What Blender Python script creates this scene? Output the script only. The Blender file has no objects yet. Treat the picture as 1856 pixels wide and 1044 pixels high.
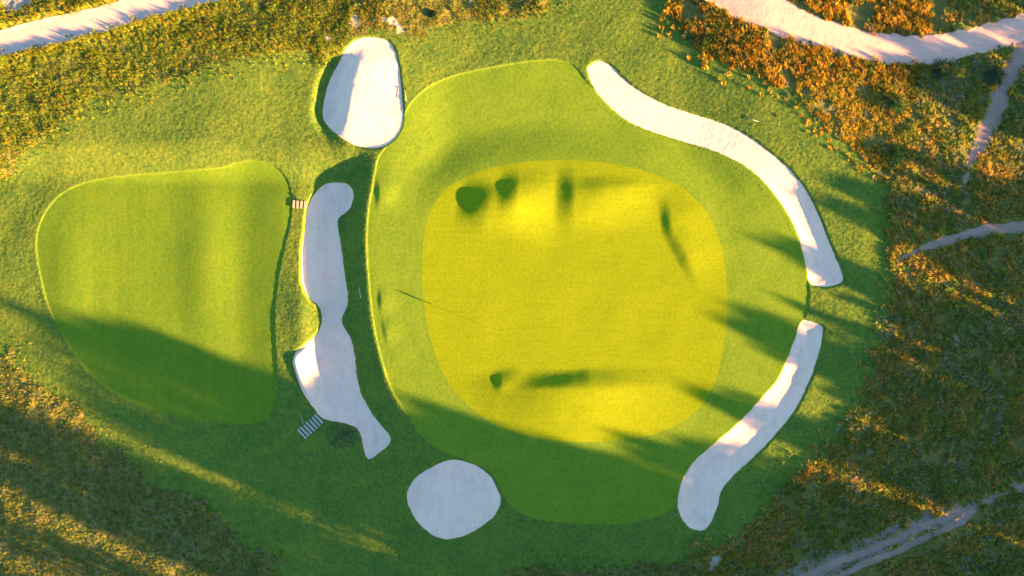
import bpy, math
import numpy as np
from mathutils import Vector, Matrix

S = bpy.context.scene
COL = S.collection
K = 144.0 / 1856.0            # metres per photograph pixel on the ground
ALT = 96.0                    # drone height
# ------------------------------------------------------------------ camera
cd = bpy.data.cameras.new('drone_camera'); cam = bpy.data.objects.new('drone_camera', cd); COL.objects.link(cam)
cam.location = (0, 0, ALT); cd.sensor_width = 36; cd.lens = 24; cd.clip_start = 1; cd.clip_end = 3000
S.camera = cam
# ------------------------------------------------------------------ light
SUN = Vector((0.927, -0.375, 0)).normalized(); TAN_E = 0.150; EL = math.atan(TAN_E)
w = bpy.data.worlds.new('World'); S.world = w; w.use_nodes = True
sky = w.node_tree.nodes.new('ShaderNodeTexSky'); sky.sky_type = 'NISHITA'; sky.sun_disc = False
sky.sun_elevation = EL; sky.sun_rotation = math.atan2(SUN.x, SUN.y)
sky.air_density = 1.0; sky.ozone_density = 3.5; sky.dust_density = 0.6
bg = w.node_tree.nodes['Background']; bg.inputs[1].default_value = 0.05
w.node_tree.links.new(sky.outputs[0], bg.inputs[0])
sl = bpy.data.lights.new('sun', 'SUN'); so = bpy.data.objects.new('sun', sl); COL.objects.link(so)
sl.energy = 5.0; sl.angle = math.radians(0.6); sl.color = (1.0, 0.51, 0.18)
so.rotation_euler = Vector((SUN.x * math.cos(EL), SUN.y * math.cos(EL), math.sin(EL))).to_track_quat('Z', 'Y').to_euler()
so.location = (120, -50, 60)
S.view_settings.view_transform = 'Standard'; S.view_settings.look = 'None'
S.view_settings.exposure = 3.78; S.view_settings.gamma = 1.0
S.cycles.max_bounces = 6; S.cycles.diffuse_bounces = 2

rng = np.random.default_rng(7)
# ------------------------------------------------------------------ helpers
def ss(a, b, x):
    t = np.clip((x - a) / (b - a), 0, 1); return t * t * (3 - 2 * t)
def noise(x, y, s, seed):                      # smooth value noise in -1..1
    x = np.asarray(x) / s; y = np.asarray(y) / s
    g = np.random.default_rng(seed).uniform(-1, 1, (256, 256)).astype(np.float32)
    xi = np.floor(x).astype(int); yi = np.floor(y).astype(int)
    fx = x - xi; fy = y - yi; fx = fx * fx * (3 - 2 * fx); fy = fy * fy * (3 - 2 * fy)
    a = g[yi & 255, xi & 255]; b = g[yi & 255, (xi + 1) & 255]
    c = g[(yi + 1) & 255, xi & 255]; d = g[(yi + 1) & 255, (xi + 1) & 255]
    return (a + (b - a) * fx) * (1 - fy) + (c + (d - c) * fx) * fy
def fbm(x, y, s, seed, n=4):
    r = 0; a = 1.0
    for i in range(n):
        r = r + a * noise(x + 17.3 * i, y - 9.1 * i, s, seed + i); s *= 0.5; a *= 0.55
    return r
def w2(px, py, z=0.0):                          # photograph pixel -> ground point
    f = K * (ALT - z) / ALT
    return (px - 928) * f, (522 - py) * f
def spline(pts, z=0.0, sub=7):
    p = np.array([w2(a, b, z) for a, b in pts]); n = len(p); out = []
    for i in range(n):
        p0, p1, p2, p3 = p[i - 1], p[i], p[(i + 1) % n], p[(i + 2) % n]
        for k in range(sub):
            t = k / sub
            out.append(0.5 * (2 * p1 + (p2 - p0) * t + (2 * p0 - 5 * p1 + 4 * p2 - p3) * t * t + (3 * p1 - p0 - 3 * p2 + p3) * t ** 3))
    return np.array(out)
def sdf_poly(poly, x, y):                       # + inside, metres
    a = poly; b = np.roll(poly, -1, 0)
    d = np.full(x.shape, 1e9, np.float32); ins = np.zeros(x.shape, bool)
    for (ax, ay), (bx, by) in zip(a, b):
        ex, ey = bx - ax, by - ay; L = ex * ex + ey * ey + 1e-12
        t = np.clip(((x - ax) * ex + (y - ay) * ey) / L, 0, 1)
        dd = (x - ax - t * ex) ** 2 + (y - ay - t * ey) ** 2
        np.minimum(d, dd, out=d)
        if abs(ey) > 1e-12:
            c = (ay > y) != (by > y)
            ins ^= c & (x < ex * (y - ay) / ey + ax)
    d = np.sqrt(d); return np.where(ins, d, -d)
def sdf_box(poly, X, Y, m=9.0):                 # only near the outline; far = -m
    out = np.full(X.shape, -m, np.float32)
    x0, y0 = poly.min(0) - m; x1, y1 = poly.max(0) + m
    i0, i1 = np.searchsorted(Y[:, 0], (y0, y1)); j0, j1 = np.searchsorted(X[0], (x0, x1))
    if i1 > i0 and j1 > j0:
        out[i0:i1, j0:j1] = np.maximum(sdf_poly(poly, X[i0:i1, j0:j1].astype(np.float32), Y[i0:i1, j0:j1].astype(np.float32)), -m)
    return out
def strip(pts):                                 # centre line (px, py, half width px) -> outline
    p = np.array([(a, b) for a, b, _ in pts], float); hw = np.array([c for _, _, c in pts], float)
    t = np.gradient(p, axis=0); t /= np.linalg.norm(t, axis=1)[:, None]; n = np.stack([-t[:, 1], t[:, 0]], 1)
    return [tuple(q) for q in p + n * hw[:, None]] + [tuple(q) for q in (p - n * hw[:, None])[::-1]]

# ------------------------------------------------------------------ outlines (photograph pixels)
GREEN = [(775,400),(800,350),(850,318),(920,298),(1000,290),(1080,293),(1150,305),(1210,325),(1255,355),(1290,400),(1310,460),(1318,530),(1315,600),(1300,680),(1275,730),(1235,765),(1180,788),(1110,798),(1040,800),(970,792),(900,770),(850,735),(810,690),(785,630),(770,560),(765,480)]
FRINGE = [(680,310),(686,285),(700,265),(722,232),(742,190),(775,157),(820,136),(880,122),(950,110),(1000,106),(1035,113),(1058,138),(1075,172),(1100,199),(1140,224),(1200,245),(1260,265),(1320,295),(1370,330),(1410,375),(1438,425),(1455,470),(1465,515),(1465,550),(1455,585),(1443,612),(1428,650),(1408,692),(1376,728),(1330,776),(1285,815),(1255,845),(1238,880),(1222,918),(1180,940),(1120,950),(1050,948),(980,942),(945,930),(920,908),(905,878),(885,852),(855,838),(820,825),(790,812),(765,790),(740,755),(715,715),(700,680),(685,625),(675,570),(668,500),(665,440),(668,380),(675,340)]
APPROACH = [(65,450),(70,410),(85,380),(110,352),(150,332),(200,322),(270,315),(340,310),(400,305),(430,297),(460,293),(490,297),(510,310),(525,335),(530,365),(527,400),(518,440),(507,490),(500,540),(498,590),(500,640),(502,690),(500,725),(490,752),(470,765),(440,770),(390,765),(320,755),(260,740),(210,715),(170,685),(140,650),(115,610),(90,560),(75,510)]
ROUGH = [(-80,350),(0,308),(60,260),(120,212),(180,178),(250,158),(330,135),(420,112),(500,97),(560,92),(588,105),(612,82),(645,60),(700,58),(760,65),(800,42),(900,28),(960,20),(1000,0),(1040,-30),(1200,-40),(1215,15),(1230,50),(1262,85),(1320,118),(1380,140),(1440,180),(1490,215),(1535,255),(1575,300),(1600,345),(1612,400),(1618,450),(1615,510),(1608,560),(1595,620),(1578,680),(1555,740),(1520,790),(1470,840),(1420,890),(1370,940),(1320,985),(1270,1005),(1210,1015),(1150,1028),(1050,1035),(950,1035),(880,1060),(700,1105),(560,1075),(470,1000),(400,950),(320,895),(250,850),(190,800),(130,750),(70,700),(20,640),(-80,580)]
B_BANANA = [(1066,125),(1075,112),(1092,108),(1110,118),(1135,143),(1165,165),(1210,188),(1260,205),(1310,222),(1355,245),(1395,275),(1430,305),(1458,340),(1480,380),(1500,430),(1517,470),(1528,500),(1522,515),(1495,520),(1470,515),(1462,490),(1455,455),(1442,415),(1420,375),(1390,335),(1350,300),(1300,275),(1250,258),(1190,240),(1140,218),(1105,190),(1080,160)]
B_LOWER = [(1452,583),(1470,582),(1488,590),(1492,602),(1485,640),(1468,690),(1440,745),(1400,795),(1360,835),(1325,868),(1308,890),(1302,915),(1290,945),(1275,962),(1250,957),(1233,935),(1228,910),(1235,875),(1255,840),(1290,808),(1335,770),(1380,722),(1408,690),(1425,655),(1440,615)]
B_ROUND = [(740,885),(750,870),(775,852),(800,838),(825,833),(855,840),(880,855),(895,872),(908,905),(900,930),(880,950),(850,968),(815,978),(785,972),(755,950),(738,920),(735,900)]
B_EGG = [(655,69),(685,68),(708,78),(720,105),(726,140),(728,170),(731,205),(728,232),(712,255),(690,267),(665,268),(640,262),(612,245),(590,225),(581,205),(584,175),(592,145),(605,120),(622,95),(638,77)]
B_LEFT = [(592,333),(610,331),(628,332),(640,343),(643,358),(638,375),(625,388),(614,399),(615,420),(620,450),(624,480),(628,510),(632,535),(630,555),(621,577),(624,592),(634,608),(641,628),(645,650),(648,680),(655,710),(670,740),(690,768),(705,785),(708,800),(695,815),(670,832),(660,815),(656,795),(650,780),(640,772),(620,766),(600,763),(582,756),(572,742),(560,725),(548,705),(538,680),(532,655),(537,638),(553,625),(568,612),(580,595),(583,575),(577,555),(565,545),(555,530),(549,510),(548,480),(550,440),(556,400),(558,380),(565,360),(578,343)]
ROAD = [(1250,-60),(1275,-8),(1305,14),(1345,38),(1400,62),(1460,82),(1520,98),(1570,110),(1620,118),(1680,117),(1740,107),(1800,92),(1860,72),(1960,50),(1960,0),(1856,25),(1800,42),(1740,57),(1690,63),(1640,64),(1590,60),(1540,50),(1490,35),(1450,15),(1418,-8),(1390,-60)]
PATH_TL = [(-100,130),(0,103),(50,92),(110,78),(180,60),(250,38),(320,20),(400,2),(440,-12),(480,-60),(330,-60),(250,-15),(215,2),(150,20),(90,32),(40,45),(0,56),(-100,80)]
TRACK_SIDE = strip([(1880,70,26),(1848,108,22),(1828,140,12),(1812,180,14),(1796,220,15),(1782,250,14),(1768,280,9),(1752,315,5),(1742,340,3)])
TRACK_MID = strip([(1625,474,3),(1660,456,4),(1700,440,7),(1750,426,9),(1800,416,9),(1870,408,10),(1960,400,10)])
RUT_A = strip([(1415,1066,5),(1470,1040,5),(1530,1014,5),(1566,1001,4),(1620,978,4),(1680,952,4),(1725,932,3),(1745,924,1.5)])
RUT_B = strip([(1450,1080,5),(1510,1049,5),(1574,1019,4),(1625,999,4),(1680,972,4),(1735,948,4),(1755,934,3),(1766,926,1)])
RUT_FADE = strip([(1752,927,2),(1775,914,2.5),(1800,903,2.5),(1830,889,3),(1870,872,3)])
DUST = strip([(1400,1068,20),(1480,1034,20),(1550,1003,18),(1620,974,16),(1690,944,14),(1745,926,11),(1775,915,6)])
TRACK_GRASS = strip([(1735,940,3),(1765,920,13),(1800,903,16),(1840,886,17),(1880,868,17),(1960,835,18)])
SCRAPES = [[(0,-20),(58,-20),(62,5),(45,22),(28,28),(12,20)], [(672,36),(690,29),(708,33),(726,44),(738,54),(726,55),(710,44),(690,38),(678,42)], [(635,34),(650,31),(655,40),(645,50),(634,44)], [(590,66),(600,64),(602,73),(592,77)], [(1290,1018),(1304,1008),(1310,1014),(1296,1030),(1290,1040)], [(842,-12),(858,-12),(856,5),(846,3)]]
Z_LEFT = -1.3
# ------------------------------------------------------------------ ground heights
DX = 0.14
gx = np.arange(-80, 80 + DX / 2, DX); gy = np.arange(-49, 49 + DX / 2, DX)
X, Y = np.meshgrid(gx, gy); PX = X / K + 928; PY = 522 - Y / K
P = {k: spline(v, z) for k, v, z in [('green', GREEN, 0), ('fringe', FRINGE, 0), ('approach', APPROACH, Z_LEFT), ('rough', ROUGH, 0), ('banana', B_BANANA, 0), ('lower', B_LOWER, 0), ('round', B_ROUND, 0), ('egg', B_EGG, 0), ('left', B_LEFT, -1.8), ('road', ROAD, 0), ('path', PATH_TL, 0), ('side', TRACK_SIDE, 0), ('mid', TRACK_MID, 0), ('ruta', RUT_A, 0), ('rutb', RUT_B, 0), ('gtrack', TRACK_GRASS, 0), ('dust', DUST, 0), ('fade', RUT_FADE, 0)]}
D = {k: sdf_box(v, X, Y) for k, v in P.items()}
edge_n = fbm(X, Y, 1.1, 50, 4)
for k in ('banana', 'lower', 'round', 'egg', 'left'): D[k] += 0.05 * fbm(X, Y, 0.7, 59, 2)
D['road'] += 0.22 * edge_n; D['path'] += 0.10 * edge_n; D['side'] += 0.45 * edge_n; D['mid'] += 0.22 * edge_n
D['ruta'] += 0.12 + 0.10 * edge_n; D['rutb'] += 0.12 + 0.10 * edge_n; D['rough'] += 0.55 * edge_n + fbm(X, Y, 4.5, 57, 3) * (0.5 + 1.3 * ss(760, 560, PX) * ss(560, 640, PY))
D['track'] = np.maximum.reduce([D['side'], D['mid'], D['ruta'], D['rutb']])
D['gtrack'] += 0.7 * edge_n; D['dust'] += 0.75 * edge_n + 0.4 * fbm(X, Y, .5, 58, 2); D['fade'] += 0.5 * edge_n
D['track'] = np.maximum(D['track'], D['fade'])
D['track'] = np.maximum(D['track'], sdf_box(spline(strip([(1836,884,1),(1850,879,4),(1890,864,5),(1960,835,5)])), X, Y) + 0.2 * edge_n)
D['scrape'] = np.maximum.reduce([sdf_box(spline(s), X, Y) + 0.6 * edge_n + 0.25 * fbm(X, Y, .5, 55, 2) for s in SCRAPES])
D['fringe'] = D['fringe'] + 1.1 * ss(-1.6, -0.2, np.maximum(D['banana'], D['lower'])) * (D['fringe'] < 0) * (X > 8) * (1 - ss(490, 512, PY) * ss(615, 598, PY)) * ss(905, 880, PY) * ss(135, 175, PY)
D['bunk'] = np.maximum.reduce([D[k] for k in ('banana', 'lower', 'round', 'egg', 'left')])

def crest(cx, cy, tx, ty, hl, A, wf, wr):       # a bank: steep away from the sun, gentle towards it
    c = np.array([tx, ty], float); c /= np.hypot(*c); n = np.array([-c[1], c[0]])
    if n @ np.array([.927, .375]) < 0: n = -n
    wx_ = 2.5 * fbm(X, Y, 4, 91, 2); wy_ = 2.0 * fbm(X, Y, 4, 93, 2)
    u = (PX + wx_ - cx) * n[0] + (PY + wy_ - cy) * n[1]; v = (PX - cx) * c[0] + (PY - cy) * c[1]
    prof = np.where(u > 0, 1 - ss(0, wr, u), 1 - ss(0, wf, -u))
    return A * prof * np.exp(-np.abs(v / hl) ** 2.2)
def gauss(cx, cy, sx, sy, A): return A * np.exp(-((PX - cx) / sx) ** 2 - ((PY - cy) / sy) ** 2)

H = np.zeros_like(X)
# the main green is a plateau that falls to the sand and the low ground on its left
wl = ss(250, 335, PY) * (1 - 0.35 * ss(790, 960, PY))
H += -1.42 * ss(-0.1, -4.0, D['fringe']) * ss(800, 740, PX) * wl
H += 0.35 * ss(585, 540, PX) * ss(250, 335, PY) * ss(420, 520, PX)
H += gauss(540, 565, 17, 70, 0.13) + gauss(365, 470, 45, 150, 0.26) + gauss(115, 500, 45, 110, 0.22) - 0.44 * ss(640, 590, PX) * ss(380, 530, PX) * ss(70, 110, PY) * ss(300, 240, PY)
# banks and hollows of the putting surface
H += -0.55 * ss(0.6, -6.0, D['green']) * ss(430, 300, PY) * ss(700, 830, PX) * ss(1400, 1230, PX)
H += crest(890, 374, -.25, 1, 34, 0.70, 64, 150) + crest(940, 350, 0, 1, 32, 0.42, 40, 120) + crest(912, 352, .9, -.4, 22, 0.08, 30, 80)
H += crest(1044, 358, 0, 1, 42, 0.44, 40, 150) + crest(1110, 345, 1, -.05, 60, 0.24, 30, 80)
H += crest(1217, 398, .1, 1, 30, 0.19, 24, 90) + crest(1241, 455, .5, 1, 46, 0.21, 24, 90)
H += crest(1032, 706, 1, -.02, 122, 0.70, 40, 150) + crest(910, 690, .3, 1, 16, 0.16, 22, 60)
H += crest(690, 350, 0, 1, 22, 0.14, 12, 40) + crest(692, 545, 0, 1, 18, 0.10, 10, 40) + crest(700, 600, .2, 1, 20, 0.08, 10, 40)
# rough: longer turf stands above the cut greens, with humps
mown = np.maximum(D['fringe'], D['approach'])
wr_ = ss(0.08, -0.10, mown) * ss(0.15, -0.1, D['bunk'])
H += 0.07 * ss(0.10, -0.10, mown) * ss(0.0, -0.3, D['bunk'])
grain = fbm(X, Y, 0.45, 11, 2) + 0.5 * fbm(X, Y, 1.3, 12, 2)
H += wr_ * ss(-1.0, 0.5, D['rough']) * (0.014 * grain + 0.10 * ss(-0.3, -4.0, np.maximum(mown, D['bunk'])) * fbm(X, Y, 9, 21, 2))
H += ss(0.3, -1.2, D['rough']) * ss(0.4, -0.4, np.maximum(D['track'], np.maximum(D['road'], D['path']))) * (0.09 * fbm(X, Y, 1.4, 31, 4) + 0.22 * fbm(X, Y, 11, 41, 2) + 0.04)
H += 0.012 * fbm(X, Y, 5, 61, 3) * ss(-0.2, 0.6, mown)
# bunkers
def sunk(d, lip, bowl, run): return lip * ss(-0.12, 0.12, d) + bowl * ss(0.05, run, d)
H -= sunk(D['banana'], 0.10, 0.02 + 0.24 * ss(300, 360, PY), 1.5)
H -= sunk(D['lower'], 0.10, 0.22, 1.7)
H -= sunk(D['round'], 0.14, 0.30, 2.5)
H -= sunk(D['left'], 0.22, 0.38, 2.2)
H += 0.62 * ss(578, 540, PX) * ss(622, 650, PY) * ss(745, 690, PY) * ss(0.05, 0.6, D['left'])
H -= 0.30 * ss(600, 575, PX) * ss(630, 600, PY) * ss(-0.1, 0.14, D['left'])
u_e = PX - (664 - 0.26 * (PY - 90).clip(0))
win = ss(82, 118, PY) * ss(262, 222, PY)
egg = np.where(u_e > 0, 0.34 * (1 - ss(0, 85, u_e)), 0.34 - 0.86 * ss(0, 56, -u_e))
H += win * egg * ss(-1.9, 0.1, D['egg']) - sunk(D['egg'], 0.08, 0.05, 1.0)
sandn = fbm(X, Y, 0.9, 71, 3) + 0.7 * fbm(X, Y, 0.4, 72, 1)
H += 0.010 * sandn * ss(0.1, 0.6, D['bunk']) + 0.012 * fbm(X, Y, 1.1, 81, 3) * ss(0, .5, np.maximum(D['track'], D['road']))
bord = np.minimum.reduce([X + 80, 80 - X, Y + 49, 49 - Y])
H *= ss(0, 3.5, bord)

def zat(x, y):
    fx = np.clip((np.asarray(x, float) - gx[0]) / DX, 0, len(gx) - 1.001); fy = np.clip((np.asarray(y, float) - gy[0]) / DX, 0, len(gy) - 1.001)
    j = fx.astype(int); i = fy.astype(int); a = fx - j; b = fy - i
    return (H[i, j] * (1 - a) + H[i, j + 1] * a) * (1 - b) + (H[i + 1, j] * (1 - a) + H[i + 1, j + 1] * a) * b
def dat(k, x, y):
    j = np.clip(((np.asarray(x) - gx[0]) / DX).astype(int), 0, len(gx) - 1); i = np.clip(((np.asarray(y) - gy[0]) / DX).astype(int), 0, len(gy) - 1)
    return D[k][i, j]

# ------------------------------------------------------------------ node materials
def new_mat(name):
    m = bpy.data.materials.new(name); m.use_nodes = True; nt = m.node_tree; nt.nodes.clear()
    out = nt.nodes.new('ShaderNodeOutputMaterial'); b = nt.nodes.new('ShaderNodeBsdfPrincipled'); nt.links.new(b.outputs[0], out.inputs[0])
    b.inputs['Roughness'].default_value = 0.9; b.inputs['Specular IOR Level'].default_value = 0.0
    return m, nt, b
def mapped(nt, scale=(1, 1, 1), rot=0.0):
    tc = nt.nodes.new('ShaderNodeTexCoord'); mp = nt.nodes.new('ShaderNodeMapping'); nt.links.new(tc.outputs['Object'], mp.inputs[0])
    mp.inputs['Scale'].default_value = scale; mp.inputs['Rotation'].default_value = (0, 0, rot); return mp.outputs[0]
def nz(nt, vec, scale, detail=4, rough=0.6):
    n = nt.nodes.new('ShaderNodeTexNoise'); n.inputs['Scale'].default_value = scale; n.inputs['Detail'].default_value = detail
    n.inputs['Roughness'].default_value = rough; nt.links.new(vec, n.inputs['Vector']); return n.outputs[0]
def ramp(nt, fac, stops):
    r = nt.nodes.new('ShaderNodeValToRGB'); e = r.color_ramp.elements
    while len(e) < len(stops): e.new(0.5)
    for k, (p, c) in enumerate(stops): e[k].position = p; e[k].color = (*c, 1)
    nt.links.new(fac, r.inputs[0]); return r.outputs[0]
def mix(nt, a, b, fac, mode='MIX'):
    m = nt.nodes.new('ShaderNodeMix'); m.data_type = 'RGBA'; m.blend_type = mode
    if isinstance(fac, float): m.inputs[0].default_value = fac
    else: nt.links.new(fac, m.inputs[0])
    nt.links.new(a, m.inputs[6]); nt.links.new(b, m.inputs[7]); return m.outputs[2]
def bump(nt, b, h, dist, strength=1.0):
    n = nt.nodes.new('ShaderNodeBump'); n.inputs['Distance'].default_value = dist; n.inputs['Strength'].default_value = strength
    nt.links.new(h, n.inputs['Height']); nt.links.new(n.outputs[0], b.inputs['Normal'])
def turf(name, lo, mid, hi, streak, grain_scale, bump_d, patch=5.0, rot=0.0):
    m, nt, b = new_mat(name)
    g = nz(nt, mapped(nt), grain_scale, 3); s = nz(nt, mapped(nt, streak, rot), 1.0, 3); p = nz(nt, mapped(nt), 1.0 / patch, 4)
    c1 = ramp(nt, s, [(0.3, lo), (0.5, mid), (0.72, hi)]); c2 = ramp(nt, p, [(0.3, lo), (0.5, mid), (0.7, hi)]); c3 = ramp(nt, g, [(0.34, lo), (0.5, mid), (0.66, hi)])
    c = mix(nt, mix(nt, c1, c2, 0.45), c3, 0.5); nt.links.new(c, b.inputs['Base Color']); bump(nt, b, g, bump_d); return m
M_GREEN = turf('putting_turf', (.135, .19, .006), (.178, .24, .007), (.22, .275, .008), (0.12, 2.2, 1), 2.6, 0.010, 6)
M_FRINGE = turf('fringe_turf', (.085, .165, .014), (.128, .213, .016), (.172, .25, .018), (0.35, 0.35, 1), 2.2, 0.016, 7)
nt = M_FRINGE.node_tree; b_ = [n for n in nt.nodes if n.type == 'BSDF_PRINCIPLED'][0]; src = b_.inputs['Base Color'].links[0].from_socket
wv = nt.nodes.new('ShaderNodeTexWave'); wv.wave_type = 'RINGS'; wv.rings_direction = 'Z'; wv.inputs['Scale'].default_value = 0.16; wv.inputs['Distortion'].default_value = 1.2; wv.inputs['Detail Scale'].default_value = 0.3
mp = nt.nodes.new('ShaderNodeMapping'); tc = nt.nodes.new('ShaderNodeTexCoord'); mp.inputs['Location'].default_value = (-7.5, 1.8, 0); nt.links.new(tc.outputs['Object'], mp.inputs[0]); nt.links.new(mp.outputs[0], wv.inputs['Vector'])
nt.links.new(mix(nt, src, ramp(nt, wv.outputs[0], [(.15, (.965, .975, .98)), (.85, (1.0, 1.0, 1.0))]), 1.0, 'MULTIPLY'), b_.inputs['Base Color'])
M_APPR = turf('approach_turf', (.075, .15, .014), (.108, .192, .014), (.155, .225, .014), (0.9, 0.05, 1), 2.6, 0.012, 7)
M_ROUGH = turf('rough_turf', (.036, .095, .022), (.092, .158, .021), (.175, .20, .024), (0.5, 0.5, 1), 2.4, 0.045, 6)
M_NATIVE = turf('native_soil', (.09, .105, .022), (.14, .135, .032), (.20, .165, .06), (0.6, 0.6, 1), 1.8, 0.05, 5)
M_FAR = turf('far_turf', (.05, .08, .015), (.075, .10, .018), (.10, .10, .03), (0.1, 0.1, 1), 0.6, 0.05, 20)
def sand(name, lo, mid, hi, streak, bd, rot=0.0):
    m, nt, b = new_mat(name)
    g = nz(nt, mapped(nt), 2.4, 4); s = nz(nt, mapped(nt, streak, rot), 1.0, 4); p = nz(nt, mapped(nt), 0.22, 4)
    c = mix(nt, mix(nt, ramp(nt, p, [(.3, lo), (.5, mid), (.7, hi)]), ramp(nt, s, [(.3, lo), (.5, mid), (.7, hi)]), 0.5), ramp(nt, g, [(.25, lo), (.5, mid), (.75, hi)]), 0.3)
    nt.links.new(c, b.inputs['Base Color']); bump(nt, b, g, bd); b.inputs['Specular IOR Level'].default_value = 0.0; return m
M_SAND = sand('bunker_sand', (.66, .445, .31), (.85, .565, .39), (.95, .64, .45), (1.2, 0.5, 1), 0.006)
M_ROAD = sand('road_sand', (.56, .33, .23), (.68, .40, .28), (.76, .46, .33), (0.25, 1.6, 1), 0.02, -0.35)
M_PATH = sand('path_sand', (.54, .36, .27), (.64, .43, .32), (.72, .49, .37), (0.25, 1.4, 1), 0.02, -0.28)
M_DUST = sand('dusty_soil', (.12, .105, .07), (.22, .175, .125), (.32, .25, .18), (0.7, 0.7, 1), 0.03, -0.4)
M_SCRAPE = sand('scrape_sand', (.26, .22, .16), (.36, .30, .21), (.44, .37, .26), (0.8, 0.8, 1), 0.02)
M_TRACK = sand('track_sand', (.22, .145, .10), (.32, .21, .15), (.41, .275, .19), (0.5, 1.2, 1), 0.03, -0.4)

# ------------------------------------------------------------------ ground: one fine sheet cut along the outlines
def mesh_from(name, verts, tris, mat, smooth=True):
    used, inv = np.unique(tris, return_inverse=True)
    v = verts[used].astype(np.float32); t = inv.reshape(-1, 3).astype(np.int32)
    me = bpy.data.meshes.new(name); me.vertices.add(len(v)); me.vertices.foreach_set('co', v.ravel())
    me.loops.add(t.size); me.loops.foreach_set('vertex_index', t.ravel())
    me.polygons.add(len(t)); me.polygons.foreach_set('loop_start', np.arange(0, t.size, 3, dtype=np.int32))
    me.polygons.foreach_set('use_smooth', np.full(len(t), smooth, bool)); me.update(calc_edges=True); me.materials.append(mat)
    o = bpy.data.objects.new(name, me); COL.objects.link(o); return o
def tag(o, label=None, cat=None, group=None, kind=None):
    for k, v in (('label', label), ('category', cat), ('group', group), ('kind', kind)):
        if v: o[k] = v
    return o
ny, nx = X.shape
V = np.stack([X.ravel(), Y.ravel(), H.ravel()], 1)
REG = [('banana', .05), ('lower', .05), ('round', .05), ('egg', .05), ('left', .05), ('green', 0), ('fringe', 0), ('approach', 0), ('road', 0), ('path', 0), ('track', 0), ('scrape', 0), ('dust', 0), ('gtrack', 0), ('rough', 0)]
F = np.stack([(D[k] - o).ravel() for k, o in REG], 1).astype(np.float32)
idx = np.arange(ny * nx).reshape(ny, nx); a, b, c, d = idx[:-1, :-1].ravel(), idx[:-1, 1:].ravel(), idx[1:, 1:].ravel(), idx[1:, :-1].ravel()
T = np.concatenate([np.stack([a, b, c], 1), np.stack([a, c, d], 1)])
pieces = {}
for r, (key, _) in enumerate(REG):
    f = F[:, r]; f[np.abs(f) < 0.004] = 0.004; F[:, r] = f
    s = f[T] > 0; k = s.sum(1)
    inside = [T[k == 3]]; outside = [T[k == 0]]
    for one in (1, 2):
        tt = T[k == one]; st = s[k == one] if one == 1 else ~s[k == one]
        if not len(tt): continue
        sh = st.argmax(1); ar = np.arange(len(tt)); A = tt[ar, sh]; Bv = tt[ar, (sh + 1) % 3]; Cv = tt[ar, (sh + 2) % 3]
        e = np.concatenate([np.stack([A, Bv], 1), np.stack([A, Cv], 1)]); e.sort(1)
        ue, inv = np.unique(e, axis=0, return_inverse=True); inv = inv.ravel()
        t = f[ue[:, 0]] / (f[ue[:, 0]] - f[ue[:, 1]]); t = t[:, None]
        base = len(V); V = np.concatenate([V, V[ue[:, 0]] * (1 - t) + V[ue[:, 1]] * t]); nf = F[ue[:, 0]] * (1 - t) + F[ue[:, 1]] * t; nf[:, r] = 0.004
        F = np.concatenate([F, nf.astype(np.float32)]); f = F[:, r]
        ab = base + inv[:len(tt)]; ac = base + inv[len(tt):]
        tip = np.stack([A, ab, ac], 1); rest = np.concatenate([np.stack([ab, Bv, Cv], 1), np.stack([ab, Cv, ac], 1)])
        (inside if one == 1 else outside).append(tip); (outside if one == 1 else inside).append(rest)
    pieces[key] = np.concatenate(inside); T = np.concatenate(outside)
pieces['native'] = T
tag(mesh_from('putting_green', V, pieces['green'], M_GREEN), kind='structure')
tag(mesh_from('green_fringe', V, pieces['fringe'], M_FRINGE), kind='structure')
tag(mesh_from('approach_green', V, pieces['approach'], M_APPR), kind='structure')
tag(mesh_from('rough_ground', V, pieces['rough'], M_ROUGH), kind='structure')
tag(mesh_from('native_ground', V, pieces['native'], M_NATIVE), kind='structure')
tag(mesh_from('sand_road', V, pieces['road'], M_ROAD), kind='structure')
tag(mesh_from('sand_path', V, pieces['path'], M_PATH), kind='structure')
tag(mesh_from('sand_track', V, pieces['track'], M_TRACK), kind='structure')
tag(mesh_from('bare_sand', V, pieces['scrape'], M_SCRAPE), kind='structure')
tag(mesh_from('dusty_verge', V, pieces['dust'], M_DUST), kind='structure')
tag(mesh_from('grass_track', V, pieces['gtrack'], M_NATIVE), kind='structure')
for key, lab in [('egg', 'egg-shaped white sand bunker with a grey shaded hollow along its left side'),
                 ('banana', 'long curved white sand bunker sweeping round the upper right edge of the green'),
                 ('lower', 'straight slanting sand bunker on the lower right of the green, shaded at its bottom end'),
                 ('round', 'round shaded grey sand bunker below the left part of the green'),
                 ('left', 'tall wavy grey sand bunker in shade between the two greens')]:
    tag(mesh_from('sand_bunker', V, pieces[key], M_SAND), lab, 'bunker', 'sand bunkers around the green')
# land beyond the fine sheet, out to the horizon
def ring():
    inner = [(-80, -49), (gx[-1], -49), (gx[-1], gy[-1]), (-80, gy[-1])]; v = []; t = []
    for sx in (1, 2.2, 6, 25):
        for x, y in inner: v.append((x * sx, y * (sx if sx == 1 else sx * 1.5), 0 if sx < 20 else -2.0))
    for k in range(3):
        for i in range(4):
            a, b = k * 4 + i, k * 4 + (i + 1) % 4; t += [(a, a + 4, b + 4), (a, b + 4, b)]
    return np.array(v), np.array(t)
tag(mesh_from('far_ground', *ring(), M_FAR, False), kind='structure')

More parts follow.
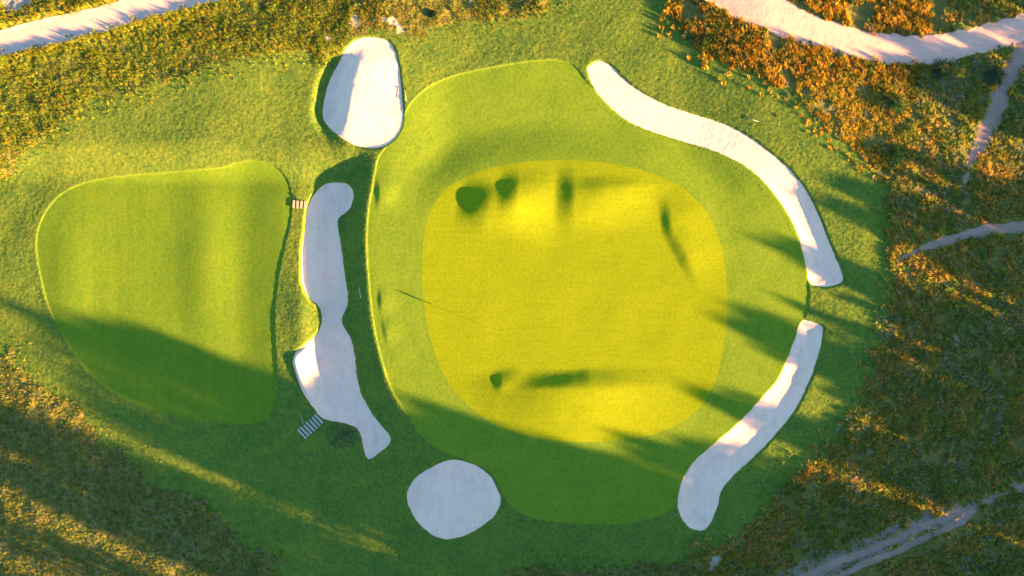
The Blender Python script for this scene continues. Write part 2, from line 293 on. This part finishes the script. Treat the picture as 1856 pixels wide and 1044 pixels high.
# ------------------------------------------------------------------ vegetation
def blade_mat(name, trans=0.35):
    m = bpy.data.materials.new(name); m.use_nodes = True; nt = m.node_tree; nt.nodes.clear()
    out = nt.nodes.new('ShaderNodeOutputMaterial'); at = nt.nodes.new('ShaderNodeVertexColor'); at.layer_name = 'tint'
    d = nt.nodes.new('ShaderNodeBsdfDiffuse'); tr = nt.nodes.new('ShaderNodeBsdfTranslucent'); mx = nt.nodes.new('ShaderNodeMixShader'); mx.inputs[0].default_value = trans
    nt.links.new(at.outputs[0], d.inputs[0]); nt.links.new(at.outputs[0], tr.inputs[0]); nt.links.new(d.outputs[0], mx.inputs[1]); nt.links.new(tr.outputs[0], mx.inputs[2]); nt.links.new(mx.outputs[0], out.inputs[0]); return m
M_BLADE = blade_mat('grass_blades')
def tinted(name, v, t, colours, mat, smooth=False):
    o = mesh_from(name, v, t, mat, smooth); at = o.data.color_attributes.new('tint', 'FLOAT_COLOR', 'POINT')
    c = np.ones((len(v), 4), np.float32); c[:, :3] = colours; at.data.foreach_set('color', c.ravel()); return o
def blades(name, x, y, hgt, spread, colour, nb, width, lean=(0, 0)):
    """clumps of grass: nb blades per clump, each one narrow face rising and leaning outwards"""
    n = len(x); x = np.repeat(x, nb); y = np.repeat(y, nb); h = np.repeat(hgt, nb); sp = np.repeat(spread, nb); c = np.repeat(colour, nb, 0)
    N = n * nb; ang = rng.uniform(0, 2 * np.pi, N); r0 = sp * rng.uniform(0, .55, N); r1 = sp * rng.uniform(.35, 1.15, N)
    bx = x + np.cos(ang) * r0; by = y + np.sin(ang) * r0; bz = zat(bx, by) - 0.03
    tx = x + np.cos(ang) * r1 + lean[0] * h; ty = y + np.sin(ang) * r1 + lean[1] * h; tz = bz + h * rng.uniform(.6, 1.1, N)
    a2 = ang + np.pi / 2 + rng.normal(0, .5, N); wd = width * rng.uniform(.6, 1.4, N)
    v = np.empty((N, 3, 3)); v[:, 0] = np.stack([bx - np.cos(a2) * wd, by - np.sin(a2) * wd, bz], 1); v[:, 1] = np.stack([bx + np.cos(a2) * wd, by + np.sin(a2) * wd, bz], 1); v[:, 2] = np.stack([tx, ty, tz], 1)
    cc = (c * rng.uniform(.7, 1.3, (N, 1))).clip(0, .8)
    return tinted(name, v.reshape(-1, 3), np.arange(N * 3).reshape(-1, 3), np.repeat(cc, 3, 0), M_BLADE)
def scatter(px0, py0, px1, py1, per_m2):
    x0, y1 = w2(px0, py0); x1, y0 = w2(px1, py1); n = int((x1 - x0) * (y1 - y0) * per_m2)
    x = rng.uniform(x0, x1, n); y = rng.uniform(y0, y1, n)
    bare = np.maximum.reduce([dat('road', x, y), dat('path', x, y), dat('track', x, y), dat('scrape', x, y) - .25, dat('gtrack', x, y) - .8])
    q = rng.random(n); ok = (dat('rough', x, y) < 0.1 + 3.0 * q ** 8) & (dat('bunk', x, y) < -.3) & (bare < -0.15 + 0.8 * rng.random(n) ** 9); nr = np.maximum(dat('ruta', x, y), dat('rutb', x, y)); ok &= ~((nr > -1.6) & (rng.random(n) < .55)) & ~((dat('dust', x, y) > 0) & (rng.random(n) < .4)); x, y = x[ok], y[ok]
    return x, y, x / K + 928, 522 - y / K
def pick(weights, palette):                    # weights (n, k) -> colours
    wgt = np.clip(weights, 0.0001, None); wgt = wgt / wgt.sum(1, keepdims=True); u = rng.random((len(wgt), 1))
    i = (u > np.cumsum(wgt, 1)).sum(1).clip(0, len(palette) - 1); return np.array(palette)[i]
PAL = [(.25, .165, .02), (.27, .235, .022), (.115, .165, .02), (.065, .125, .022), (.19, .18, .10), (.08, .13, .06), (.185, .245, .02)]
PAL_HEATH_SHADE = [(.48, .30, .06), (.46, .38, .07), (.33, .28, .035), (.15, .24, .035), (.38, .33, .20), (.18, .24, .09), (.34, .34, .04)]  # heath plant colours, painted lighter to offset the shade over this ground
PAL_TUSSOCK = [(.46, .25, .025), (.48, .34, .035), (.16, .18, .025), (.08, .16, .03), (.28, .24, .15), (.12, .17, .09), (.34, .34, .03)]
#      amber            gold             olive              green              grey straw       sea green          yellow green
# upper left: dense knee-high yellow-green grass
x, y, px, py = scatter(-90, -70, 640, 330, 20); keep = py < 330; x, y, px, py = x[keep], y[keep], px[keep], py[keep]
n1 = fbm(x * .26 + y * .97, (x * .97 - y * .26) * .22, 1.5, 101, 3); dry = ss(60, 0, np.abs(py - (95 - .1 * (px - 300)))) ; nearpath = ss(-2.6, -.3, dat('path', x, y)); above = ss(70, 30, py + .25 * px)
wgt = np.stack([.08 + .35 * (n1 > .45) + 1.1 * above, .2 + 1.6 * nearpath + .8 * above, 1.0 + .6 * (n1 > .2), 
    .8 + .7 * (n1 < -.3), .05 + .2 * above, .03 + 0 * n1, 1.5 + 1.0 * nearpath], 1)
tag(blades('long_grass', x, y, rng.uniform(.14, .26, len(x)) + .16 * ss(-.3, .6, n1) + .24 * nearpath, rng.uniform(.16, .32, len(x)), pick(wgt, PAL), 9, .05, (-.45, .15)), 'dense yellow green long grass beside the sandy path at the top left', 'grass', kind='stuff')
# top middle: thin dry grass above the egg bunker
x, y, px, py = scatter(560, -70, 1240, 120, 24); n1 = fbm(x, y, 3, 105, 3); bush = ss(.1, .5, n1) * ss(60, 10, py)
wgt = np.stack([.7 + .8 * ss(60, 30, np.abs(py - 45)) * ss(760, 700, px), .6 + 0 * px, .5 + 0 * px, .4 + 1.5 * bush, .1 + 0 * px, .05 + 0 * px, 1.8 + 0 * px], 1)
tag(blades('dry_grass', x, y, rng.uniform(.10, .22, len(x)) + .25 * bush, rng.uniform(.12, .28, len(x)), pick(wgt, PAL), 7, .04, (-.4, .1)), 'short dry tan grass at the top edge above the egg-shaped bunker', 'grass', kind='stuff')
# upper right: tall amber tussocks along the sandy road
x, y, px, py = scatter(1195, -70, 1690, 330, 10); keep = (px + .35 * py < 1720); x, y, px, py = x[keep], y[keep], px[keep], py[keep]; n1 = fbm(x, y, 2.6, 111, 3)
keep = n1 > -.55; x, y, px, py, n1 = x[keep], y[keep], px[keep], py[keep], n1[keep]; low = ss(120, 190, py)
wgt = np.stack([1.6 - .7 * low, 1.0 + .8 * low, .35 + .4 * low, .35 + .8 * (n1 < -.2), .15 + 0 * px, .1 + 0 * px, .1 + .8 * low], 1)
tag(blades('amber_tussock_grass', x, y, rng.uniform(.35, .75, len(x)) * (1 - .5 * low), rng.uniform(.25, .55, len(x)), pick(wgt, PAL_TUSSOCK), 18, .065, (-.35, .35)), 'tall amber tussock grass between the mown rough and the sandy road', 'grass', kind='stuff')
# right: brown and green heath
x, y, px, py = scatter(1240, -70, 1960, 1130, 8); keep = ((px + .35 * py >= 1720) | (py > 600)) & ~((py < 60) & (px < 1560)); x, y, px, py = x[keep], y[keep], px[keep], py[keep]
n1 = fbm(x, y, 4.5, 121, 3); n2 = fbm(x, y, 7, 131, 3); n3 = fbm(x, y, 2.0, 135, 2); grn = ss(.1, .6, n2); keep = n3 > -.75; x, y, px, py, n1, n2, grn = (q[keep] for q in (x, y, px, py, n1, n2, grn))
wgt = np.stack([.30 + 3.6 * (n1 > .3), .15 + 1.6 * (n1 > .55), 1.3 + 0 * px, 1.0 + 1.8 * grn, .18 + 1.2 * (n1 < -.55), .25 + 1.0 * (n1 < -.4), .45 + 0 * px], 1)
tag(blades('heath_grass', x, y, rng.uniform(.25, .65, len(x)) , rng.uniform(.2, .5, len(x)) + .35 * (rng.random(len(x)) < .15), pick(wgt, PAL_HEATH_SHADE) * 1.15, 15, .06, (-.3, .1)), 'brown and green heath grass covering the shaded ground on the right', 'grass', kind='stuff')
# lower left: low mixed heath
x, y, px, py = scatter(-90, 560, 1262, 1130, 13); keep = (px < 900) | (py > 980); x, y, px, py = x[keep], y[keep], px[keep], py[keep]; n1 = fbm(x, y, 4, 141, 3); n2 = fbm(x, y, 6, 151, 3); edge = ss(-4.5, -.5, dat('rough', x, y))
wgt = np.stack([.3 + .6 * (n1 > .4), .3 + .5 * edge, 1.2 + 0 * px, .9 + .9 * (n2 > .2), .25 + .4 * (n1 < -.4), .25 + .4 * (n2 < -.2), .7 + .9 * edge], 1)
tag(blades('mixed_grass', x, y, rng.uniform(.12, .28, len(x)), rng.uniform(.16, .36, len(x)), pick(wgt, PAL_HEATH_SHADE) * np.array([.60, .72, .72]), 9, .05, (-.25, .1)), 'low mixed brown and green grass covering the lower left corner', 'grass', kind='stuff')

# worn dry ground at the foot of the wavy bunker
n = 900; ang = rng.uniform(0, 6.283, n); rr = rng.uniform(0, 1, n) ** .7; x, y = w2(624 + 34 * rr * np.cos(ang), 787 + 26 * rr * np.sin(ang), -1.2); ok = dat('bunk', x, y) < -.05; x, y = x[ok], y[ok]
tag(blades('worn_grass', x, y, rng.uniform(.06, .16, len(x)), rng.uniform(.08, .2, len(x)), pick(np.tile([1., .6, .8], (len(x), 1)), [(.26, .23, .17), (.20, .20, .10), (.10, .15, .05)]), 6, .035), 'worn grey grass at the ragged lower edge of the wavy bunker', 'grass', kind='stuff')
# mown rough: short uneven turf standing between the cut surfaces
n = 210000; x = rng.uniform(-74, 66, n); y = rng.uniform(-44, 44, n)
ok = (dat('rough', x, y) > -.1) & (dat('bunk', x, y) < -.12) & (np.maximum(dat('fringe', x, y), dat('approach', x, y)) < -.08) & (np.maximum(dat('road', x, y), dat('path', x, y)) < -.2)
x, y = x[ok], y[ok]; n1 = fbm(x, y, 4, 161, 4); n2 = fbm(x, y, .9, 171, 2)
wgt = np.stack([.9 + n2, 1.2 - 1.6 * n1, .5 + 1.4 * n1, .12 + .7 * (n1 > .5)], 1)
tag(blades('rough_turf', x, y, rng.uniform(.05, .11, len(x)), rng.uniform(.07, .16, len(x)), pick(wgt, [(.10, .145, .020), (.052, .11, .025), (.185, .185, .020), (.20, .16, .03)]), 4, .028, (-.3, .1)), 'uneven mown rough grass around the two greens and the bunkers', 'grass', kind='stuff')
# leafy crowns
def leaves(n, centre, rad, size, base, shape=None):
    p = rng.normal(0, 1, (n, 3)); p /= np.linalg.norm(p, axis=1)[:, None]; p *= rng.uniform(.35, 1.0, (n, 1)) ** .6
    if shape is not None: p = shape(p)
    p = p * np.array(rad) + np.array(centre)
    u = rng.normal(0, 1, (n, 3)); u /= np.linalg.norm(u, axis=1)[:, None]; q = rng.normal(0, 1, (n, 3)); vv = np.cross(u, q); vv /= np.linalg.norm(vv, axis=1)[:, None]
    s = size * rng.uniform(.6, 1.4, (n, 1)); v = np.stack([p - u * s - vv * s * .5, p + u * s - vv * s * .2, p + u * s * .3 + vv * s * .8], 1).reshape(-1, 3)
    col = np.array(base) * rng.uniform(.6, 1.5, (n, 1)); return v, np.arange(3 * n).reshape(-1, 3), np.repeat(col, 3, 0)
def taper(pts, rad, seg=8):
    v = []; t = []
    for k, (p, r) in enumerate(zip(pts, rad)):
        for i in range(seg): v.append((p[0] + r * math.cos(2 * math.pi * i / seg), p[1] + r * math.sin(2 * math.pi * i / seg), p[2]))
    for k in range(len(pts) - 1):
        for i in range(seg):
            a, b = k * seg + i, k * seg + (i + 1) % seg; t += [(a, b, b + seg), (a, b + seg, a + seg)]
    return np.array(v), np.array(t)
m_bark, nt, b_ = new_mat('bark'); nt.links.new(ramp(nt, nz(nt, mapped(nt, (6, 6, 1)), 3), [(.3, (.05, .035, .025)), (.7, (.14, .10, .07))]), b_.inputs['Base Color'])
def tree_proto(kind, nleaf=150):                           # unit-height tree, scaled per copy
    tv, tt = taper([(0, 0, -.04), (.01, 0, .25), (0, .01, .6), (0, 0, .93)], [.028, .02, .012, .003])
    parts_v, parts_t, off = [tv], [tt], len(tv)
    for k in range(10):
        a = k * 2.4; z = .22 + .065 * k; L = .20 * (1 - z * .75)
        bv, bt = taper([(0, 0, z), (math.cos(a) * L * .5, math.sin(a) * L * .5, z + L * .35), (math.cos(a) * L, math.sin(a) * L, z + L * .6)], [.009, .006, .002], 5)
        parts_v.append(bv); parts_t.append(bt + off); off += len(bv)
    trunk = mesh_from('trunk', np.concatenate(parts_v), np.concatenate(parts_t), m_bark)
    vs, ts, cs, o = [], [], [], 0
    for k in range(26):
        z = .16 + .80 * (k + .5) / 26; R = .17 * (math.sin(math.pi * min(1, (1.02 - z) * 1.15)) * .6 + (1.0 - z) * .65) if kind == 0 else .24 * math.sqrt(max(.02, 1 - ((z - .56) / .44) ** 2))
        a = k * 2.4; c = (math.cos(a) * R * .62, math.sin(a) * R * .62, z); rr = max(.02, R * .62)
        v, t, cc = leaves(nleaf, c, (rr, rr, rr * .8), .022, (.035, .07, .018)); vs.append(v); ts.append(t + o); cs.append(cc); o += len(v)
    crown = tinted('crown', np.concatenate(vs), np.concatenate(ts), np.concatenate(cs), M_BLADE)
    return trunk, crown
protos = [tree_proto(0), tree_proto(1), tree_proto(1, 55)]
first = [True, True, True]
def plant_tree(tipx, tipy, extra, kind, wide=1.0):
    """a tree outside the frame whose shadow tip falls on (tipx, tipy)"""
    d = 0.0
    while True:
        qx, qy = tipx + .927 * d, tipy + .375 * d
        if qx > 1856 + 75 or qy > 1044 + 75: break
        d += 5
    d += extra; qx, qy = tipx + .927 * d, tipy + .375 * d; bx, by = w2(qx, qy); hgt = d * K * TAN_E
    root = bpy.data.objects.new('tall_tree', None); COL.objects.link(root)
    bz = float(zat(bx, by)) if abs(bx) < 79 and abs(by) < 48 else 0.0
    root.location = (bx, by, bz - .02); root.rotation_euler.z = rng.uniform(0, 6.28); s = hgt / .97; rad = min(1.0, 9.0 / s * .75 + .35) * wide
    root.scale = (s * rad, s * rad, s)
    tag(root, 'tall leafy tree standing outside the frame on the sunny lower right side', 'tree', 'trees beyond the frame that shade the course')
    for src in protos[kind]:
        ch = src if first[kind] else src.copy()
        if not first[kind]: COL.objects.link(ch)
        ch.parent = root
    first[kind] = False
# (tip x, tip y, width, extra distance in photograph pixels)
TIPS = [(1690,-60,1.2,300),(1640,-30,1.2,300),(1600,5,1.1,350),(1575,45,1,400),(1570,85,1,400),(1600,118,1.1,300),(1650,160,1.2,200),(1600,262,.9,350),(1585,295,1,450),(1505,322,1,500),(1560,345,1,400),(1480,360,.7,500),(1640,330,1.2,250),
        (1405,440,.9,500),(1440,468,.9,500),(1640,380,1.2,200),(1480,490,1.1,400),(1650,450,1.2,200),(1500,525,1.2,300),(1335,572,1.3,600),(1400,535,.9,500),(1345,596,1,550),(1420,620,1.1,500),(1510,640,1.1,300),(1560,600,1.2,250),(1520,700,1.0,300),(1550,735,1.2,300),
        (1268,708,1.0,450),(1300,722,.7,500),(1510,765,1.0,300),(1560,790,1.2,250),(1500,800,1.1,250),(1530,880,1.0,200),(1620,850,1.2,200),(1640,700,1.2,200),(1650,560,1.2,200),
        (1180,798,1,600),(1130,792,.8,600),(1150,812,1.3,600),(650,838,1.2,500),(1195,815,1.2,520),(1540,733,1.2,220),(1520,874,1.2,180),(1590,573,1.2,220),(1690,505,1.3,220),(1500,700,.9,260),(1680,300,1.2,220),(425,848,1.2,500),(432,800,1.3,500),(520,805,1.2,500),(425,820,1.1,450),(560,860,1.2,450),(1088,794,.9,600),(1240,800,1.2,500),(1300,850,1.2,400),(1040,812,.8,600),(1005,808,1.2,600),(955,802,1.2,600),(915,795,1,600),(875,783,1.2,600),(835,772,1.1,600),(795,760,1.2,600),(765,750,1,600),(735,742,1.2,600),(690,740,1.2,500),
        (600,725,1.2,500),(540,725,1.2,500),(470,705,.8,500),(420,688,.8,500),(360,660,.9,500),(300,640,1,500),(240,625,1,500),(185,618,.8,500),(120,606,.8,500),(170,672,.8,500),(240,725,1,400),(220,755,1,400),(260,785,.9,400),
        (-60,740,1.1,300),(-60,775,1.1,300),(100,790,.7,300),(-40,835,.8,300),(60,895,.8,300),(-60,930,.9,300),(0,985,1,300),(-40,1030,1,300),(330,880,.9,300),(180,890,.8,300),(90,850,.6,400),(150,940,.9,300),(260,960,.9,300),(120,1000,1,300),(330,1000,.9,300)]
TIPS += [(20,800,.8,400),(0,850,.8,350),(110,905,.8,350)]
for k, (a, b, wd, ex) in enumerate(TIPS):
    plant_tree(a, b, ex * (.8 + .4 * rng.random()), 2 if a < 420 and -.375 * a + .927 * b > 555 else k % 2, wd)

# shrubs that can be told apart in the heath
def shrub(px, py, r, h, colour, label):
    bx, by = w2(px, py); root = bpy.data.objects.new('shrub', None); COL.objects.link(root); root.location = (bx, by, float(zat(bx, by)))
    vs, ts, cs, o = [], [], [], 0
    for k in range(9):
        a = k * 2.4; q = r * .6 * math.sqrt(k / 9); v, t, cc = leaves(130, (math.cos(a) * q, math.sin(a) * q, h * (.55 - .2 * k / 9)), (r * .5, r * .5, h * .5), .09, colour)
        v[:, 2] = np.maximum(v[:, 2], 0.02); vs.append(v); ts.append(t + o); cs.append(cc); o += len(v)
    f = tinted('foliage', np.concatenate(vs), np.concatenate(ts), np.concatenate(cs), M_BLADE); f.parent = root
    sv, st, off = [], [], 0
    for k in range(4):
        a = k * 1.57 + .4; v, t = taper([(0, 0, -.05), (math.cos(a) * r * .25, math.sin(a) * r * .25, h * .4), (math.cos(a) * r * .5, math.sin(a) * r * .5, h * .75)], [.03, .02, .008], 5); sv.append(v); st.append(t + off); off += len(v)
    s = mesh_from('stems', np.concatenate(sv), np.concatenate(st), m_bark); s.parent = root
    tag(root, label, 'shrub', 'shrubs in the heath')
shrub(1622, 192, 1.7, 1.0, (.025, .085, .03), 'dark green shrub at the right end of the amber tussocks')
shrub(1622, 285, 2.0, 1.1, (.02, .075, .025), 'dark green shrub at the right edge of the mown rough, left of the brown heath')
shrub(1795, 142, 2.0, 1.0, (.03, .08, .05), 'blue green shrub between the sandy road and the side track')
shrub(1278, 78, 1.5, .8, (.06, .11, .02), 'bright green shrub where the amber tussocks meet the mown rough')
shrub(1700, 125, 1.6, .8, (.03, .075, .04), 'low dark shrub just below the bend of the sandy road')
shrub(785, 26, .6, .4, (.03, .06, .03), 'small dark shrub on the dry grass right of the sand scrapes')

# ------------------------------------------------------------------ flagstick, rakes, steps
def flat_mat(name, c, rough=.6):
    m, nt, b = new_mat(name); b.inputs['Roughness'].default_value = rough
    nt.links.new(ramp(nt, nz(nt, mapped(nt), 14, 3), [(.3, tuple(q * .8 for q in c)), (.7, tuple(min(1, q * 1.15) for q in c))]), b.inputs['Base Color']); return m
M_WHITE = flat_mat('white_paint', (.75, .75, .72)); M_RED = flat_mat('red_cloth', (.45, .03, .025), .9); M_HOLE = flat_mat('cup_shadow', (.03, .03, .03))
M_WOOD = flat_mat('grey_timber', (.36, .34, .31), .85); M_HAND = flat_mat('rake_handle', (.62, .60, .50)); M_BLACK = flat_mat('black_plastic', (.03, .03, .03)); M_PALE = flat_mat('pale_timber', (.42, .35, .26), .85)
def box(c, s, rz=0.0, bev=.0):
    x, y, z = (q / 2 for q in s); v = np.array([(sx * x, sy * y, sz * z) for sz in (-1, 1) for sx, sy in ((-1, -1), (1, -1), (1, 1), (-1, 1))])
    q = np.array([(math.cos(rz), -math.sin(rz), 0), (math.sin(rz), math.cos(rz), 0), (0, 0, 1)]); v = v @ q.T + np.array(c)
    t = []
    for f in ((0, 3, 2, 1), (4, 5, 6, 7), (0, 1, 5, 4), (1, 2, 6, 5), (2, 3, 7, 6), (3, 0, 4, 7)): t += [(f[0], f[1], f[2]), (f[0], f[2], f[3])]
    return v, np.array(t)
def rod(p, q, r, seg=8):
    p, q = Vector(p), Vector(q); R = (q - p).to_track_quat('Z', 'Y').to_matrix(); v = []; t = []
    for k, e in enumerate((p, q)):
        for i in range(seg): v.append(e + R @ Vector((r * math.cos(2 * math.pi * i / seg), r * math.sin(2 * math.pi * i / seg), 0)))
    for i in range(seg): a, b = i, (i + 1) % seg; t += [(a, b, b + seg), (a, b + seg, a + seg)]
    for i in range(1, seg - 1): t += [(0, i + 1, i), (seg, seg + i, seg + i + 1)]
    return np.array([tuple(q) for q in v]), np.array(t)
def join(name, items, mat, parent, smooth=False):
    vs, ts, o = [], [], 0
    for v, t in items: vs.append(v); ts.append(t + o); o += len(v)
    ob = mesh_from(name, np.concatenate(vs), np.concatenate(ts), mat, smooth)
    if parent: ob.parent = parent
    return ob
def thing(name, px, py, label, cat, group=None, z=0.0, rz=0.0):
    x, y = w2(px, py, z); e = bpy.data.objects.new(name, None); COL.objects.link(e); e.location = (x, y, float(zat(x, y))); e.rotation_euler.z = rz
    return tag(e, label, cat, group)
fs = thing('flagstick', 885, 594, 'flagstick standing on the left half of the putting green, throwing a long thin shadow', 'flagstick')
join('pole', [rod((0, 0, -.1), (0, 0, 2.2), .018)], M_WHITE, fs, True)
sp = []
for k in range(7):                               # limp folded flag, hanging from the top
    for j in range(9):
        zz = 2.17 - .62 * j / 8 - .05 * k; rr = .012 + .042 * k; aa = .5 * math.sin(k * 1.1 + .35 * j) + 2.0; sp.append((rr * math.cos(aa), rr * math.sin(aa), zz))
sp = np.array(sp); st = []
for k in range(6):
    for j in range(8): a = k * 9 + j; st += [(a, a + 1, a + 10), (a, a + 10, a + 9)]
back = sp + np.array((.004, .004, 0)); nq = len(sp)
join('flag', [(np.concatenate([sp, back]), np.concatenate([np.array(st), np.array(st)[:, ::-1] + nq]))], M_RED, fs)
cv, ct = taper([(0, 0, .012), (0, 0, -.12)], [.054, .054], 14); join('cup_liner', [(cv, ct)], M_WHITE, fs)
def rake(px, py, deg, label, L=1.7, z=0.0, dark=False):
    e = thing('bunker_rake', px, py, label, 'rake', 'bunker rakes left on the grass', z, math.radians(deg)); e.location.z += .06
    join('handle', [rod((0, 0, .0), (L, 0, .03), .022 if not dark else .03)], M_HAND if not dark else M_BLACK, e, True)
    hd = join('rake_head', [box((0, 0, .02), (.06, .62, .05))], M_BLACK, e)
    join('tines', [rod((.0, -.29 + .0527 * k, -.0), (-.02, -.29 + .0527 * k, -.08), .007, 5) for k in range(12)], M_BLACK, hd)
rake(1354, 214, -18, 'bunker rake lying on the rough above the long curved bunker')
rake(733, 162, -80, 'bunker rake lying along the right edge of the egg-shaped bunker')
rake(656, 542, 102, 'bunker rake lying on the dark slope between the wavy bunker and the green', z=-.6)
rake(551, 769, 107, 'bunker rake lying beside the wooden steps at the foot of the wavy bunker', L=1.4, z=-1.2)
rake(540, 363, 112, 'short dark rake lying above the pale steps at the top left of the wavy bunker', L=.8, z=-1.2, dark=True)
def steps(p0, p1, n, length, mat, label, z):
    (x0, y0), (x1, y1) = w2(*p0, z), w2(*p1, z); e = bpy.data.objects.new('wooden_steps', None); COL.objects.link(e); e.location = (x0, y0, float(zat(x0, y0))); rz = math.atan2(y1 - y0, x1 - x0)
    run = math.hypot(x1 - x0, y1 - y0)
    for k in range(n):
        f = (k + .5) / n; wx, wy = x0 + (x1 - x0) * f, y0 + (y1 - y0) * f; zz = float(zat(wx, wy)) - e.location.z
        o = join('step', [box((wx - x0, wy - y0, zz - .01), (run / n * .5, length * (1 + .06 * math.sin(k * 3.1)), .2), rz + .03 * math.sin(k * 2.3))], mat, e)
    tag(e, label, 'steps')
steps((546, 788), (580, 757), 7, 1.75, M_WOOD, 'grey wooden steps leading down into the foot of the wavy bunker', -1.3)
steps((530, 370), (557, 372), 4, 1.05, M_PALE, 'pale sunlit wooden steps between the left green and the wavy bunker', -1.2)
